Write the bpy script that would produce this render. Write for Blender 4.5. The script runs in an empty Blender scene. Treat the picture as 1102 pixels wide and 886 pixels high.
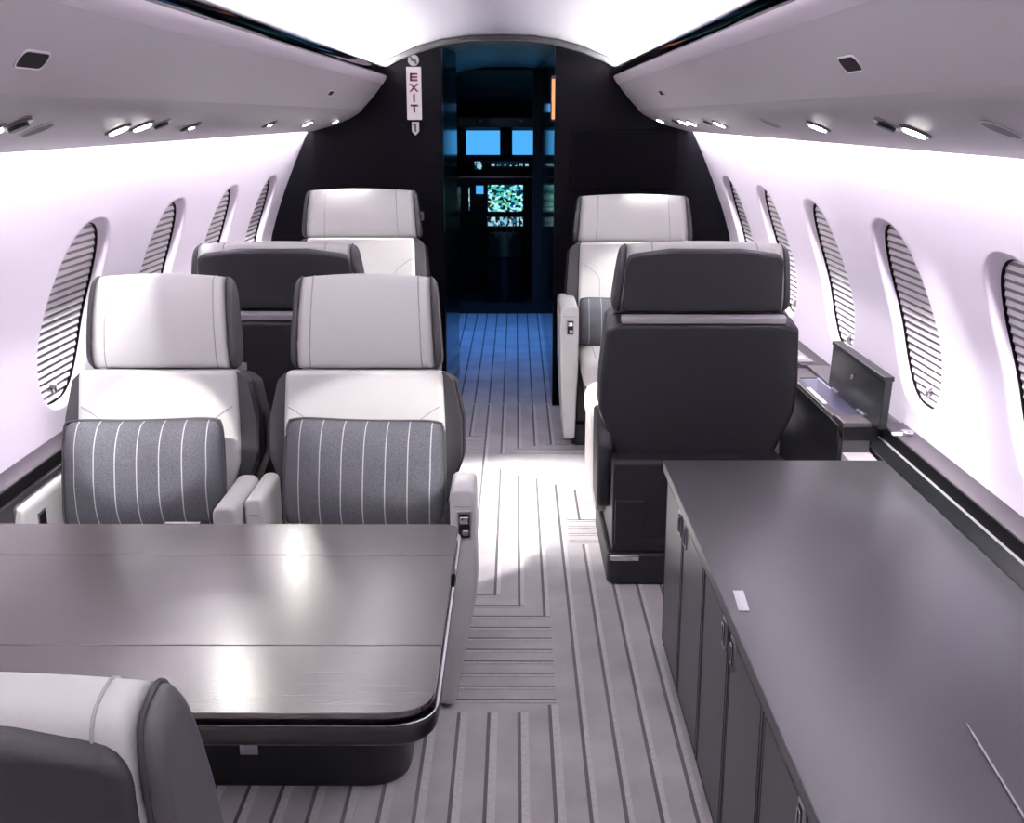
import bpy, bmesh, math, random
from mathutils import Vector, Matrix
random.seed(4)
S = bpy.context.scene
C = S.collection
PI = math.pi

# ------------------------------------------------------------------ materials
def lin(c):
    out = []
    for v in c:
        v /= 255.0
        out.append(v/12.92 if v <= .04045 else ((v+.055)/1.055)**2.4)
    return (*out, 1.0)

def mat(name, rgb, rough=.5, metal=0., spec=.5, bump=0., bscale=200., vary=0., vscale=6., coat=0., stretch=None, sheen=0.):
    m = bpy.data.materials.new(name); m.use_nodes = True
    nt = m.node_tree; b = nt.nodes['Principled BSDF']
    b.inputs['Base Color'].default_value = lin(rgb)
    b.inputs['Roughness'].default_value = rough
    b.inputs['Metallic'].default_value = metal
    b.inputs['Specular IOR Level'].default_value = spec
    if coat:
        b.inputs['Coat Weight'].default_value = coat; b.inputs['Coat Roughness'].default_value = .12
    if sheen:
        b.inputs['Sheen Weight'].default_value = sheen
    tc = nt.nodes.new('ShaderNodeTexCoord'); mp = nt.nodes.new('ShaderNodeMapping')
    nt.links.new(tc.outputs['Object'], mp.inputs['Vector'])
    if stretch: mp.inputs['Scale'].default_value = stretch
    if bump:
        n = nt.nodes.new('ShaderNodeTexNoise'); n.inputs['Scale'].default_value = bscale; n.inputs['Detail'].default_value = 3
        bp = nt.nodes.new('ShaderNodeBump'); bp.inputs['Strength'].default_value = bump; bp.inputs['Distance'].default_value = .002
        nt.links.new(mp.outputs[0], n.inputs['Vector']); nt.links.new(n.outputs['Fac'], bp.inputs['Height'])
        nt.links.new(bp.outputs[0], b.inputs['Normal'])
    if vary:
        n = nt.nodes.new('ShaderNodeTexNoise'); n.inputs['Scale'].default_value = vscale; n.inputs['Detail'].default_value = 5
        mr = nt.nodes.new('ShaderNodeMapRange'); mr.inputs[1].default_value = .3; mr.inputs[2].default_value = .7
        mr.inputs[3].default_value = 1-vary; mr.inputs[4].default_value = 1+vary
        mx = nt.nodes.new('ShaderNodeVectorMath'); mx.operation = 'SCALE'
        mx.inputs[0].default_value = lin(rgb)[:3]
        nt.links.new(mp.outputs[0], n.inputs['Vector']); nt.links.new(n.outputs['Fac'], mr.inputs[0])
        nt.links.new(mr.outputs[0], mx.inputs['Scale']); nt.links.new(mx.outputs[0], b.inputs['Base Color'])
    return m

def emit(name, rgb, power):
    m = bpy.data.materials.new(name); m.use_nodes = True
    b = m.node_tree.nodes['Principled BSDF']
    b.inputs['Base Color'].default_value = (0, 0, 0, 1)
    b.inputs['Emission Color'].default_value = lin(rgb); b.inputs['Emission Strength'].default_value = power
    return m

M = {}
M['wall'] = mat('wall_panel', (228, 217, 233), .55, vary=.01, vscale=2)
M['ceil'] = mat('ceiling_panel', (226, 220, 230), .45)
M['bin'] = mat('overhead_panel', (178, 172, 177), .45, bump=.05, bscale=400)
M['lip'] = mat('overhead_lip', (215, 205, 214), .35)
M['gloss'] = mat('piano_black', (10, 10, 13), .06, spec=.6)
M['bulk'] = mat('bulkhead_laminate', (9, 8, 13), .32, spec=.05)
M['navy'] = mat('galley_gloss', (9, 10, 15), .10, spec=.6)
M['cockpit'] = mat('cockpit_lining', (12, 15, 24), .6)
M['light'] = mat('light_leather', (208, 207, 205), .42, bump=.12, bscale=350, vary=.015)
M['dark'] = mat('charcoal_leather', (44, 42, 47), .48, spec=.35, bump=.15, bscale=350)
M['mid'] = mat('grey_leather', (62, 61, 64), .45, spec=.4, bump=.12, bscale=350)
M['seam'] = mat('seam_thread', (165, 163, 162), .7)
M['dseam'] = mat('dark_thread', (38, 36, 40), .7)
M['shell'] = mat('seat_plastic', (33, 31, 36), .42, spec=.35)
M['bar'] = mat('satin_bar', (186, 182, 188), .35, metal=.3)
M['chrome'] = mat('chrome', (225, 225, 228), .12, metal=1)
M['steel'] = mat('brushed_steel', (190, 190, 192), .3, metal=1)
M['black'] = mat('black_plastic', (12, 12, 14), .4)
M['counter'] = mat('credenza_top', (56, 55, 60), .30, spec=.55, vary=.05, vscale=3, bump=.02, bscale=8)
M['cab'] = mat('credenza_front', (40, 40, 43), .30, spec=.5, vary=.05, vscale=5, stretch=(1, 1, .2))
M['ledge'] = mat('side_ledge', (74, 67, 73), .38, bump=.05, bscale=300)
M['lidm'] = mat('lid_lacquer', (30, 33, 34), .25)
M['panel'] = mat('beige_grey_panel', (168, 160, 160), .5)
M['svc'] = mat('service_panel', (158, 154, 157), .45)
M['linen'] = mat('bin_liner', (188, 184, 205), .6)
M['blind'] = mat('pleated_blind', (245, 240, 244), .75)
M['blind_shade'] = mat('pleated_blind_shaded', (140, 131, 137), .8)  # shade on the lower pleat faces put into a darker blind colour
M['gasket'] = mat('window_gasket', (12, 11, 13), .7, spec=.1)
M['white'] = mat('white_plastic', (238, 236, 238), .5)
M['signred'] = mat('sign_lettering', (92, 22, 50), .6)
M['signdark'] = mat('sign_ink', (40, 36, 44), .5)
M['grille'] = mat('speaker_mesh', (112, 108, 112), .7, bump=.4, bscale=900)
M['speaker'] = mat('speaker_cover', (14, 12, 14), .6, spec=.1)
M['carpet'] = mat('wool_carpet', (192, 188, 191), .95, spec=.1, bump=.6, bscale=420, vary=.2, vscale=5, sheen=.1)
M['cdark'] = mat('carpet_groove', (104, 100, 104), .98, spec=.05, bump=.6, bscale=500)
M['clight'] = mat('carpet_light_loop', (216, 213, 214), .95, spec=.1, bump=.9, bscale=260, vary=.12, vscale=90)
M['paper'] = mat('grey_folder', (120, 116, 122), .5)
M['lamp'] = emit('lamp_lens', (255, 252, 246), 60)
M['orange'] = emit('orange_strip', (255, 140, 88), 1.6)
M['sky'] = emit('windshield_sky', (80, 180, 255), 1.0)

def wood():
    m = bpy.data.materials.new('smoked_veneer'); m.use_nodes = True
    nt = m.node_tree; b = nt.nodes['Principled BSDF']
    tc = nt.nodes.new('ShaderNodeTexCoord'); mp = nt.nodes.new('ShaderNodeMapping')
    mp.inputs['Scale'].default_value = (2.2, 130, 20)
    n = nt.nodes.new('ShaderNodeTexNoise'); n.inputs['Scale'].default_value = 2; n.inputs['Detail'].default_value = 6
    r = nt.nodes.new('ShaderNodeValToRGB')
    r.color_ramp.elements[0].position = .3; r.color_ramp.elements[0].color = lin((48, 42, 41))
    r.color_ramp.elements[1].position = .72; r.color_ramp.elements[1].color = lin((72, 65, 63))
    nt.links.new(tc.outputs['Object'], mp.inputs[0]); nt.links.new(mp.outputs[0], n.inputs[0])
    nt.links.new(n.outputs['Fac'], r.inputs[0]); nt.links.new(r.outputs[0], b.inputs['Base Color'])
    b.inputs['Roughness'].default_value = .27; b.inputs['Specular IOR Level'].default_value = .6
    b.inputs['Coat Weight'].default_value = .3; b.inputs['Coat Roughness'].default_value = .2
    bp = nt.nodes.new('ShaderNodeBump'); bp.inputs['Strength'].default_value = .05; bp.inputs['Distance'].default_value = .001
    nt.links.new(n.outputs['Fac'], bp.inputs['Height']); nt.links.new(bp.outputs[0], b.inputs['Normal'])
    return m
M['wood'] = wood()

def pinstripe():
    m = bpy.data.materials.new('pinstripe_wool'); m.use_nodes = True
    nt = m.node_tree; b = nt.nodes['Principled BSDF']; N = nt.nodes.new; L = nt.links.new
    tc = N('ShaderNodeTexCoord'); sx = N('ShaderNodeSeparateXYZ'); L(tc.outputs['Object'], sx.inputs[0])
    wob = N('ShaderNodeTexNoise'); wob.inputs['Scale'].default_value = 5; L(tc.outputs['Object'], wob.inputs['Vector'])
    a0 = N('ShaderNodeMath'); a0.operation = 'MULTIPLY_ADD'; a0.inputs[1].default_value = .006; L(wob.outputs['Fac'], a0.inputs[0]); L(sx.outputs['X'], a0.inputs[2])
    a = N('ShaderNodeMath'); a.operation = 'ADD'; a.inputs[1].default_value = 1.018; L(a0.outputs[0], a.inputs[0])
    d = N('ShaderNodeMath'); d.operation = 'PINGPONG'; d.inputs[1].default_value = .027; L(a.outputs[0], d.inputs[0])
    c = N('ShaderNodeMath'); c.operation = 'LESS_THAN'; c.inputs[1].default_value = .0014; L(d.outputs[0], c.inputs[0])
    n = N('ShaderNodeTexNoise'); n.inputs['Scale'].default_value = 420; n.inputs['Detail'].default_value = 3; L(tc.outputs['Object'], n.inputs['Vector'])
    r = N('ShaderNodeValToRGB'); r.color_ramp.elements[0].position = .3; r.color_ramp.elements[0].color = lin((66, 67, 72))
    r.color_ramp.elements[1].position = .75; r.color_ramp.elements[1].color = lin((102, 103, 109)); L(n.outputs['Fac'], r.inputs[0])
    mx = N('ShaderNodeMix'); mx.data_type = 'RGBA'; L(c.outputs[0], mx.inputs[0]); L(r.outputs[0], mx.inputs[6]); mx.inputs[7].default_value = lin((160, 160, 163))
    L(mx.outputs[2], b.inputs['Base Color']); b.inputs['Roughness'].default_value = .95; b.inputs['Specular IOR Level'].default_value = .1
    bp = N('ShaderNodeBump'); bp.inputs['Strength'].default_value = .5; bp.inputs['Distance'].default_value = .001
    L(n.outputs['Fac'], bp.inputs['Height']); L(bp.outputs[0], b.inputs['Normal'])
    return m
M['pin'] = pinstripe()

def screen(name, scale, strength, ramp):
    m = bpy.data.materials.new(name); m.use_nodes = True
    nt = m.node_tree; b = nt.nodes['Principled BSDF']; N = nt.nodes.new; L = nt.links.new
    tc = N('ShaderNodeTexCoord'); mp = N('ShaderNodeMapping'); mp.inputs['Scale'].default_value = scale
    v = N('ShaderNodeTexVoronoi'); v.distance = 'CHEBYCHEV'; v.inputs['Scale'].default_value = 1
    L(tc.outputs['Object'], mp.inputs[0]); L(mp.outputs[0], v.inputs['Vector'])
    sp = N('ShaderNodeSeparateColor'); L(v.outputs['Color'], sp.inputs[0])
    r = N('ShaderNodeValToRGB'); r.color_ramp.interpolation = 'CONSTANT'
    while len(r.color_ramp.elements) < len(ramp): r.color_ramp.elements.new(.5)
    for e, (p, c) in zip(r.color_ramp.elements, ramp): e.position = p; e.color = lin(c)
    L(sp.outputs['Red'], r.inputs[0]); L(r.outputs[0], b.inputs['Emission Color'])
    b.inputs['Emission Strength'].default_value = strength; b.inputs['Base Color'].default_value = (0, 0, 0, 1)
    return m
M['map'] = screen('map_display', (42, 1, 55), 1.1, [(0, (10, 24, 34)), (.25, (70, 190, 180)), (.5, (170, 245, 240)), (.74, (15, 50, 80)), (.90, (150, 215, 160)), (.95, (60, 110, 230))])
M['keys'] = screen('key_display', (60, 1, 40), .9, [(0, (10, 20, 30)), (.4, (150, 215, 230)), (.7, (60, 120, 170)), (.85, (220, 240, 240))])

# ------------------------------------------------------------------ mesh helpers
def link(o, parent=None):
    C.objects.link(o)
    if parent: o.parent = parent
    return o

def obj(name, bm, m, parent=None, smooth=True, bevel=0, seg=3, angle=35, sub=0, mx=None):
    if mx is not None: bm.transform(mx)
    bmesh.ops.recalc_face_normals(bm, faces=bm.faces)
    me = bpy.data.meshes.new(name); bm.to_mesh(me); bm.free()
    ms = m if isinstance(m, (list, tuple)) else [m]
    for q in ms: me.materials.append(q)
    if smooth:
        for p in me.polygons: p.use_smooth = True
    o = link(bpy.data.objects.new(name, me), parent)
    if bevel:
        b = o.modifiers.new('bevel', 'BEVEL'); b.width = bevel; b.segments = seg; b.limit_method = 'ANGLE'; b.angle_limit = math.radians(angle)
        b.harden_normals = False
    if sub:
        s = o.modifiers.new('subd', 'SUBSURF'); s.levels = sub; s.render_levels = sub
    if smooth and not sub:
        w = o.modifiers.new('wn', 'WEIGHTED_NORMAL'); w.keep_sharp = False
        try: me.set_sharp_from_angle(angle=math.radians(50))
        except Exception: pass
    return o

def tag(o, label=None, cat=None, group=None, kind=None):
    if label: o['label'] = label
    if cat: o['category'] = cat
    if group: o['group'] = group
    if kind: o['kind'] = kind
    return o

def thing(name, label, cat, loc=(0, 0, 0), rz=0, group=None):
    o = bpy.data.objects.new(name, None); o.empty_display_size = .05; C.objects.link(o)
    o.location = loc; o.rotation_euler = (0, 0, rz)
    return tag(o, label, cat, group)

def struct(name, bm, m, label, cat, parent=None, **k):
    o = obj(name, bm, m, parent, **k)
    if parent is None: tag(o, label, cat, kind='structure')
    return o

def box(bm, x0, x1, y0, y1, z0, z1, mi=0):
    v = [bm.verts.new(p) for p in ((x0,y0,z0),(x1,y0,z0),(x1,y1,z0),(x0,y1,z0),(x0,y0,z1),(x1,y0,z1),(x1,y1,z1),(x0,y1,z1))]
    for f in ((0,1,2,3),(4,5,6,7),(0,1,5,4),(1,2,6,5),(2,3,7,6),(3,0,4,7)):
        bm.faces.new([v[i] for i in f]).material_index = mi
    return bm

def bx(*a): return box(bmesh.new(), *a)

def prism(bm, pts, axis, a, b, mi=0):
    """closed 2-D outline swept from a to b along axis ('x': pts are (y,z); 'y': (x,z); 'z': (x,y))"""
    def P(p, t): return (t, p[0], p[1]) if axis == 'x' else (p[0], t, p[1]) if axis == 'y' else (p[0], p[1], t)
    A = [bm.verts.new(P(p, a)) for p in pts]; B = [bm.verts.new(P(p, b)) for p in pts]
    n = len(pts)
    for i in range(n): bm.faces.new((A[i], A[(i+1) % n], B[(i+1) % n], B[i])).material_index = mi
    bm.faces.new(A).material_index = mi; bm.faces.new(B).material_index = mi
    return bm

def pr(pts, axis, a, b): return prism(bmesh.new(), pts, axis, a, b)

def rnd(pts, r, n=5):
    """round the corners of a closed outline; r is one radius or one per corner"""
    out = []; N = len(pts)
    for i, p in enumerate(pts):
        rr = r[i] if isinstance(r, (list, tuple)) else r
        p = Vector(p); a = Vector(pts[i-1]); c = Vector(pts[(i+1) % N])
        if rr <= 0: out.append(tuple(p)); continue
        d1 = (a-p).normalized(); d2 = (c-p).normalized()
        ang = d1.angle(d2); t = min(rr/math.tan(ang/2), (a-p).length*.49, (c-p).length*.49)
        s, e = p+d1*t, p+d2*t
        for k in range(n+1):
            u = k/n
            out.append(tuple(s*(1-u)**2 + p*2*u*(1-u) + e*u*u))
    return out

def rrect(x0, x1, z0, z1, r, n=5): return rnd([(x0,z0),(x1,z0),(x1,z1),(x0,z1)], r, n)

def tube(bm, pts, r, n=8, closed=False):
    pts = [Vector(p) for p in pts]; rings = []; N = len(pts)
    for i, p in enumerate(pts):
        a = pts[i-1] if (i or closed) else p; b = pts[(i+1) % N] if (i < N-1 or closed) else p
        t = (b-a).normalized()
        u = t.cross(Vector((0, 0, 1)))
        if u.length < .1: u = t.cross(Vector((1, 0, 0)))
        u.normalize(); w = t.cross(u)
        rings.append([bm.verts.new(p+u*r*math.cos(2*PI*k/n)+w*r*math.sin(2*PI*k/n)) for k in range(n)])
    for i in range(N if closed else N-1):
        A, B = rings[i], rings[(i+1) % N]
        for k in range(n): bm.faces.new((A[k], A[(k+1) % n], B[(k+1) % n], B[k]))
    if not closed: bm.faces.new(rings[0]); bm.faces.new(rings[-1])
    return bm

def tb(pts, r, n=8, closed=False): return tube(bmesh.new(), pts, r, n, closed)

def loft(bm, rings, cap=True, mi=0):
    R = [[bm.verts.new(p) for p in r] for r in rings]
    for A, B in zip(R, R[1:]):
        n = len(A)
        for k in range(n): bm.faces.new((A[k], A[(k+1) % n], B[(k+1) % n], B[k])).material_index = mi
    if cap: bm.faces.new(R[0]); bm.faces.new(R[-1])
    return bm

def disc(bm, r, z0, z1, n=24):
    return prism(bm, [(r*math.cos(2*PI*i/n), r*math.sin(2*PI*i/n)) for i in range(n)], 'z', z0, z1)

# ------------------------------------------------------------------ cabin shell profile
WP = [(0, 1.06), (.35, 1.13), (.62, 1.152), (.85, 1.130), (1.01, 1.080), (1.21, .998), (1.369, .922), (1.43, .890)]
def wallx(z):
    P = WP
    for i in range(len(P)-1):
        if z <= P[i+1][0] or i == len(P)-2: break
    p0, p1, p2, p3 = P[max(i-1, 0)], P[i], P[i+1], P[min(i+2, len(P)-1)]
    t = (z-p1[0])/(p2[0]-p1[0])
    m1 = (p2[1]-p0[1])/(p2[0]-p0[0])*(p2[0]-p1[0]); m2 = (p3[1]-p1[1])/(p3[0]-p1[0])*(p2[0]-p1[0])
    return (2*t**3-3*t*t+1)*p1[1]+(t**3-2*t*t+t)*m1+(-2*t**3+3*t*t)*p2[1]+(t**3-t*t)*m2

Y0, YB = -2.2, 5.55
CE = [(0, 1.806), (.14, 1.803), (.275, 1.785), (.40, 1.751), (.50, 1.710), (.58, 1.668), (.66, 1.612)]

# --- floor with its inlaid stripes
bm = bmesh.new(); box(bm, -1.1, 1.1, Y0, YB+.02, -.04, 0)
GD, GL = .0085, .018
def vline(x, ya, yb, light=True, GL=.012):
    if yb < 2.6: GL = .018
    box(bm, x-GD/2, x+GD/2, ya, yb, -.005, .0012, 1)
    if light: box(bm, x+GD/2, x+GD/2+GL, ya, yb, -.005, .0018, 2)
def hline(y, xa, xb, light=True):
    box(bm, xa, xb, y-.0045, y+.0045, -.005, .0012, 1)
    if light: box(bm, xa, xb, y-.0045-.010, y-.0045, -.005, .0018, 2)
LX = [-.137+.0745*i for i in range(-10, 13)]
X = lambda i: -.137+.0745*i          # i=0 -> -.137 ... i=8 -> .459
for i in range(-9, 0): vline(X(i), 4.96, YB); vline(X(i), 3.2, 4.4)
vline(X(0), 4.965, YB); vline(X(1), 3.23, YB)
vline(X(2), 4.69, YB); vline(X(2), 3.185, 4.46)
vline(X(3), 4.765, YB); vline(X(3), 3.11, 4.385)
vline(X(4), 4.81, YB); vline(X(4), 3.035, 4.336)
vline(X(5), 4.825, YB); vline(X(5), Y0, 4.264)
for i in range(6, 13): vline(X(i), 4.93, YB); vline(X(i), 3.86, 4.195-.07*(i-6)); vline(X(i), Y0, 3.61)
for k in range(4): hline(4.96-.072*k, -.9, X(1)-.01)
for k, xa in enumerate((X(6)-.02, X(5)-.02, X(3)-.02, X(2)-.02)): hline(4.90-.072*k, xa, 1.0)
for k in range(4): hline(3.851-.069*k, .263, 1.0)
for k, xb in enumerate((X(2), X(3), X(4))): hline(3.185-.075*k, -.9, xb+GD/2)
for k in range(7): hline(2.96-.069*k, -.9, .178)
for i in range(-9, 4): vline(X(i)-.002, Y0, 2.483)
vline(X(4), Y0, 2.522)
fl = obj('floor', bm, [M['carpet'], M['cdark'], M['clight']], smooth=False)
tag(fl, 'grey patterned carpet of the cabin aisle and seating area', 'floor', kind='structure')

# --- ceiling vault
bm = bmesh.new()
prof = [(-x, z) for x, z in reversed(CE)] + CE[1:]
out = [(x*1.02, z+.03) for x, z in reversed(prof)]
prism(bm, prof+out, 'y', Y0, YB)
struct('ceiling', bm, M['ceil'], 'white curved cabin ceiling vault', 'ceiling')

# --- side walls with window openings
WZ, WHZ, WHY, WEX = .922, .253, .186, 2.5
WIN_Y = [2.15+.74*k for k in range(5)]; WIN_L = [2.932, 3.658, 4.388, 5.115]
def wloop(n, cy, s=0.0):
    out = []
    for i in range(n):
        a = 2*PI*i/n + PI/4
        c, d = math.cos(a), math.sin(a)
        out.append((cy+(WHY+s)*math.copysign(abs(c)**(2/WEX), c), WZ+(WHZ+s)*math.copysign(abs(d)**(2/WEX), d)))
    return out
def sqloop(n, cy, hy, z0, z1):
    out = []
    for i in range(n):
        a = 2*PI*i/n + PI/4
        c, d = math.cos(a), math.sin(a); m = max(abs(c), abs(d))
        u, w = c/m, d/m
        out.append((cy+hy*u, (z0+z1)/2+(z1-z0)/2*w))
    return out
def wall(side, wins):
    bm = bmesh.new(); s = side
    zs = [0, .12, .24, .36, .48, .56, .64]; zt = [1.19, 1.23, 1.27, 1.31, 1.35, 1.39, 1.43]
    hy = .362; edges = [Y0]
    ys = sorted(wins)
    mids = [ys[0]-hy] + [(a+b)/2 for a, b in zip(ys, ys[1:])] + [ys[-1]+hy]
    cuts = list(zip(mids, mids[1:])); cell = dict(zip(ys, cuts))
    allY = [Y0, 0, 1.0] + [c for cc in cuts for c in cc] + [YB]
    allY = sorted(set(round(a, 4) for a in allY))
    def grid(ya, yb, zl, ny):
        for j in range(ny):
            y1, y2 = ya+(yb-ya)*j/ny, ya+(yb-ya)*(j+1)/ny
            for z1, z2 in zip(zl, zl[1:]):
                bm.faces.new([bm.verts.new((s*wallx(z), y, z)) for y, z in ((y1, z1), (y2, z1), (y2, z2), (y1, z2))])
    zm = [.64+.055*k for k in range(11)]
    for ya, yb in zip(allY, allY[1:]):
        mid = (ya+yb)/2; w = [c for c in ys if abs(c-mid) < .05]
        ny = 16 if w else 6
        grid(ya, yb, zs, ny); grid(ya, yb, zt, ny)
        if not w: grid(ya, yb, zm, ny); continue
        n = 64; inn = wloop(n, w[0]); ou = sqloop(n, sum(cell[w[0]])/2, (cell[w[0]][1]-cell[w[0]][0])/2, .64, 1.19)
        K = 6; rings = []
        for off, g in ((.026, -.012), (.018, -.0105), (.009, -.008), (.003, -.004), (.0005, -.0005)):
            rings.append([(s*(wallx(z)+off), y, z) for y, z in wloop(n, w[0], g)])
        for k in range(K+1):
            t = (k/K)**1.3
            rings.append([(s*wallx(a[1]*(1-t)+b[1]*t), a[0]*(1-t)+b[0]*t, a[1]*(1-t)+b[1]*t) for a, b in zip(wloop(n, w[0], .003), ou)])
        V = [[bm.verts.new(p) for p in r] for r in rings]
        for A, B in zip(V, V[1:]):
            for i in range(n): bm.faces.new((A[i], A[(i+1) % n], B[(i+1) % n], B[i]))
    bmesh.ops.remove_doubles(bm, verts=bm.verts, dist=.0008)
    nm = 'wall_left' if s < 0 else 'wall_right'
    o = obj(nm, bm, M['wall'], angle=60)
    o.modifiers.clear()
    tag(o, 'white curved cabin side wall on the %s with oval windows' % ('left' if s < 0 else 'right'), 'wall', kind='structure')
wall(-1, WIN_L); wall(1, WIN_Y)

# --- windows: gasket, pleated blind, dark pane, latch
def window(idx, side, cy, label):
    s = side; n = 64
    bm = bmesh.new()                      # dark outer pane
    a = [bm.verts.new((s*(wallx(z)+.075), y, z)) for y, z in wloop(n, cy, .0)]
    b = [bm.verts.new((s*(wallx(z)+.085), y, z)) for y, z in wloop(n, cy, .0)]
    bm.faces.new(a); bm.faces.new(b)
    for i in range(n): bm.faces.new((a[i], a[(i+1) % n], b[(i+1) % n], b[i]))
    w = struct('window_%d' % idx, bm, M['gasket'], label, 'window', smooth=False)
    bm = bmesh.new()
    rings = []
    for off, g in ((.026, -.0115), (.0265, -.0145), (.031, -.0145), (.036, -.0115), (.075, -.008)):
        rings.append([(s*(wallx(z)+off), y, z) for y, z in wloop(n, cy, g)])
    loft(bm, rings, cap=False); obj('gasket', bm, M['gasket'], w)
    # pleated blind clipped to the opening: two faces per pleat
    bm = bmesh.new(); P = .0203; h = WHZ-.009; hw = WHY-.009
    z = WZ-h
    def half(zz):
        t = min(1, abs(zz-WZ)/h); return hw*max(0, 1-t**WEX)**(1/WEX)
    while z < WZ+h-.001:
        zz = [z, min(z+P*.46, WZ+h), min(z+P, WZ+h)]; of = [.0358, .0315, .0358]
        for k in range(2):
            z1, z2 = zz[k], zz[k+1]
            if z2-z1 < 1e-5: continue
            h1, h2 = half(z1), half(z2)
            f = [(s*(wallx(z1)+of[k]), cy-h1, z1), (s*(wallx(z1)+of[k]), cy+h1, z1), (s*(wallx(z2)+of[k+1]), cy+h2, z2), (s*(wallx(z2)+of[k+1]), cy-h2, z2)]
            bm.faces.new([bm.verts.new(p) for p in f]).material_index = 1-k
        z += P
    o = obj('blind', bm, [M['blind'], M['blind_shade']], w, smooth=False)
    bm = bmesh.new(); zz = WZ-WHZ+.055; x = s*(wallx(zz)+.028)
    tube(bm, [(x, cy-.02, zz+.012), (x, cy-.006, zz), (x, cy+.006, zz), (x, cy+.02, zz+.012)], .004)
    box(bm, x-.006, x+.006, cy-.006, cy+.006, zz-.016, zz+.004)
    obj('latch', bm, M['steel'], w)
ordl = ['nearest to the dining table', 'second along beside the single seat', 'third along ahead of the single seat', 'last one next to the dark bulkhead']
ordr = ['nearest the camera above the credenza', 'second along above the open stowage lid', 'third along behind the raised lid', 'fourth along behind the dark seat back', 'last one next to the dark bulkhead']
k = 1
for cy, t in zip(WIN_L, ordl): window(k, -1, cy, 'oval window with pleated blind in the left wall, '+t); k += 1
for cy, t in zip(WIN_Y, ordr): window(k, 1, cy, 'oval window with pleated blind in the right wall, '+t); k += 1

# --- overhead panels (both sides)
BP = [(.905, 1.366), (.79, 1.397), (.725, 1.424), (.685, 1.445), (.662, 1.464), (.625, 1.503), (.588, 1.545), (.558, 1.585), (.548, 1.600), (.541, 1.617)]
def overhead(side):
    s = side; bm = bmesh.new()
    back = [(.57, 1.617), (.60, 1.575), (.66, 1.51), (.72, 1.462), (.80, 1.43), (.89, 1.398)]
    prism(bm, [(s*x, z) for x, z in BP+back], 'y', Y0, YB)
    w = 'left' if s < 0 else 'right'
    o = obj('trim_1' if s < 0 else 'trim_2', bm, M['bin'], angle=70)
    tag(o, 'grey curved overhead panel running along the %s side' % w, 'overhead panel', kind='structure')
    bm = bmesh.new(); up = BP[:5]
    prism(bm, [(s*x, z-.003) for x, z in up]+[(s*x, z+.006) for x, z in up[::-1]], 'y', Y0, YB)
    obj('service_panel', bm, M['svc'], o, angle=50)
    bm = bmesh.new(); prism(bm, [(s*x, z) for x, z in [(.541, 1.617), (.530, 1.640), (.531, 1.658), (.539, 1.660), (.545, 1.645), (.570, 1.617)]], 'y', Y0, YB)
    obj('gloss_strip', bm, M['gloss'], o)
    bm = bmesh.new(); prism(bm, [(s*x, z) for x, z in [(.5585, 1.583), (.546, 1.600), (.5385, 1.6165), (.545, 1.6165), (.55, 1.602), (.563, 1.585)]], 'y', Y0, YB)
    obj('pale_lip', bm, M['lip'], o)
overhead(-1); overhead(1)

# --- forward bulkhead (two halves and arch rim)
bm = bmesh.new()
zz = [0, .2, .35, .5, .62, .75, .85, 1.01, 1.1, 1.21, 1.3, 1.369, 1.42]
for s, xd in ((-1, .277), (1, .262)):
    pts = [(s*xd, 0)] + [(s*(wallx(z)+.002), z) for z in zz] + [(s*.66, 1.612), (s*.58, 1.668), (s*.50, 1.708), (s*.40, 1.749), (s*xd, 1.783)]
    prism(bm, pts, 'y', YB-.02, YB+.06)
struct('wall_front', bm, M['bulk'], 'dark forward bulkhead framing the galley doorway', 'wall', smooth=False)
bm = bmesh.new()
inner = [(x, z-.004) for x, z in prof if abs(x) < .6]; low = [(x*.985, z-.026) for x, z in inner]
prism(bm, inner+low[::-1], 'y', YB-.055, YB-.005)
struct('trim_3', bm, M['mid'], 'thin grey arch rim where the bulkhead meets the ceiling', 'trim')
bm = bx(.30, .335, YB-.032, YB-.021, .02, 1.70)
# rear wall behind the camera
bm.free(); bm = bx(-1.15, 1.15, Y0-.05, Y0, 0, 1.85)
struct('wall_rear', bm, M['wall'], 'plain rear cabin wall behind the viewpoint', 'wall', smooth=False)

# --- side ledges under the walls
bm = bmesh.new()
prism(bm, rnd([(-1.14, .05), (-1.098, .05), (-1.098, .575), (-1.088, .58), (-1.088, .61), (-1.15, .61), (-1.15, .4)], [0, 0, 0, 0, .003, 0, 0]), 'y', Y0, YB-.025)
ll = struct('trim_4', bm, M['ledge'], 'dark side ledge along the left wall under the windows', 'ledge')
obj('black_band', bx(-1.090, -1.0868, Y0, YB-.03, .578, .606), M['gasket'], ll, smooth=False)  # matte black band along the ledge edge
obj('edge_strip', bx(-1.094, -1.084, Y0, YB-.03, .570, .575), M['steel'], ll, smooth=False)
bm = bmesh.new()
prism(bm, rnd([(1.15, .4), (1.105, .4), (1.066, .539), (1.084, .570), (1.088, .572), (1.088, .61), (1.15, .61)], [0, 0, 0, 0, 0, .003, 0]), 'y', Y0, 2.985)
prism(bm, rnd([(1.15, .05), (1.07, .05), (1.05, .575), (1.05, .61), (1.15, .61)], [0, 0, 0, .003, 0]), 'y', 3.73, YB-.025)
lr = struct('trim_5', bm, M['ledge'], 'dark side ledge along the right wall under the windows', 'ledge')
obj('groove', pr([(1.064, .5405), (1.081, .569), (1.0795, .572), (1.0615, .5425)], 'y', Y0, 2.98), M['lidm'], lr, smooth=False)
obj('black_band', bx(1.0868, 1.089, Y0, 2.98, .574, .606), M['gasket'], lr, smooth=False)  # same matte black band on the right ledge
obj('edge_strip', bx(1.080, 1.088, Y0, 2.98, .566, .573), M['bar'], lr, smooth=False)

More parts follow.
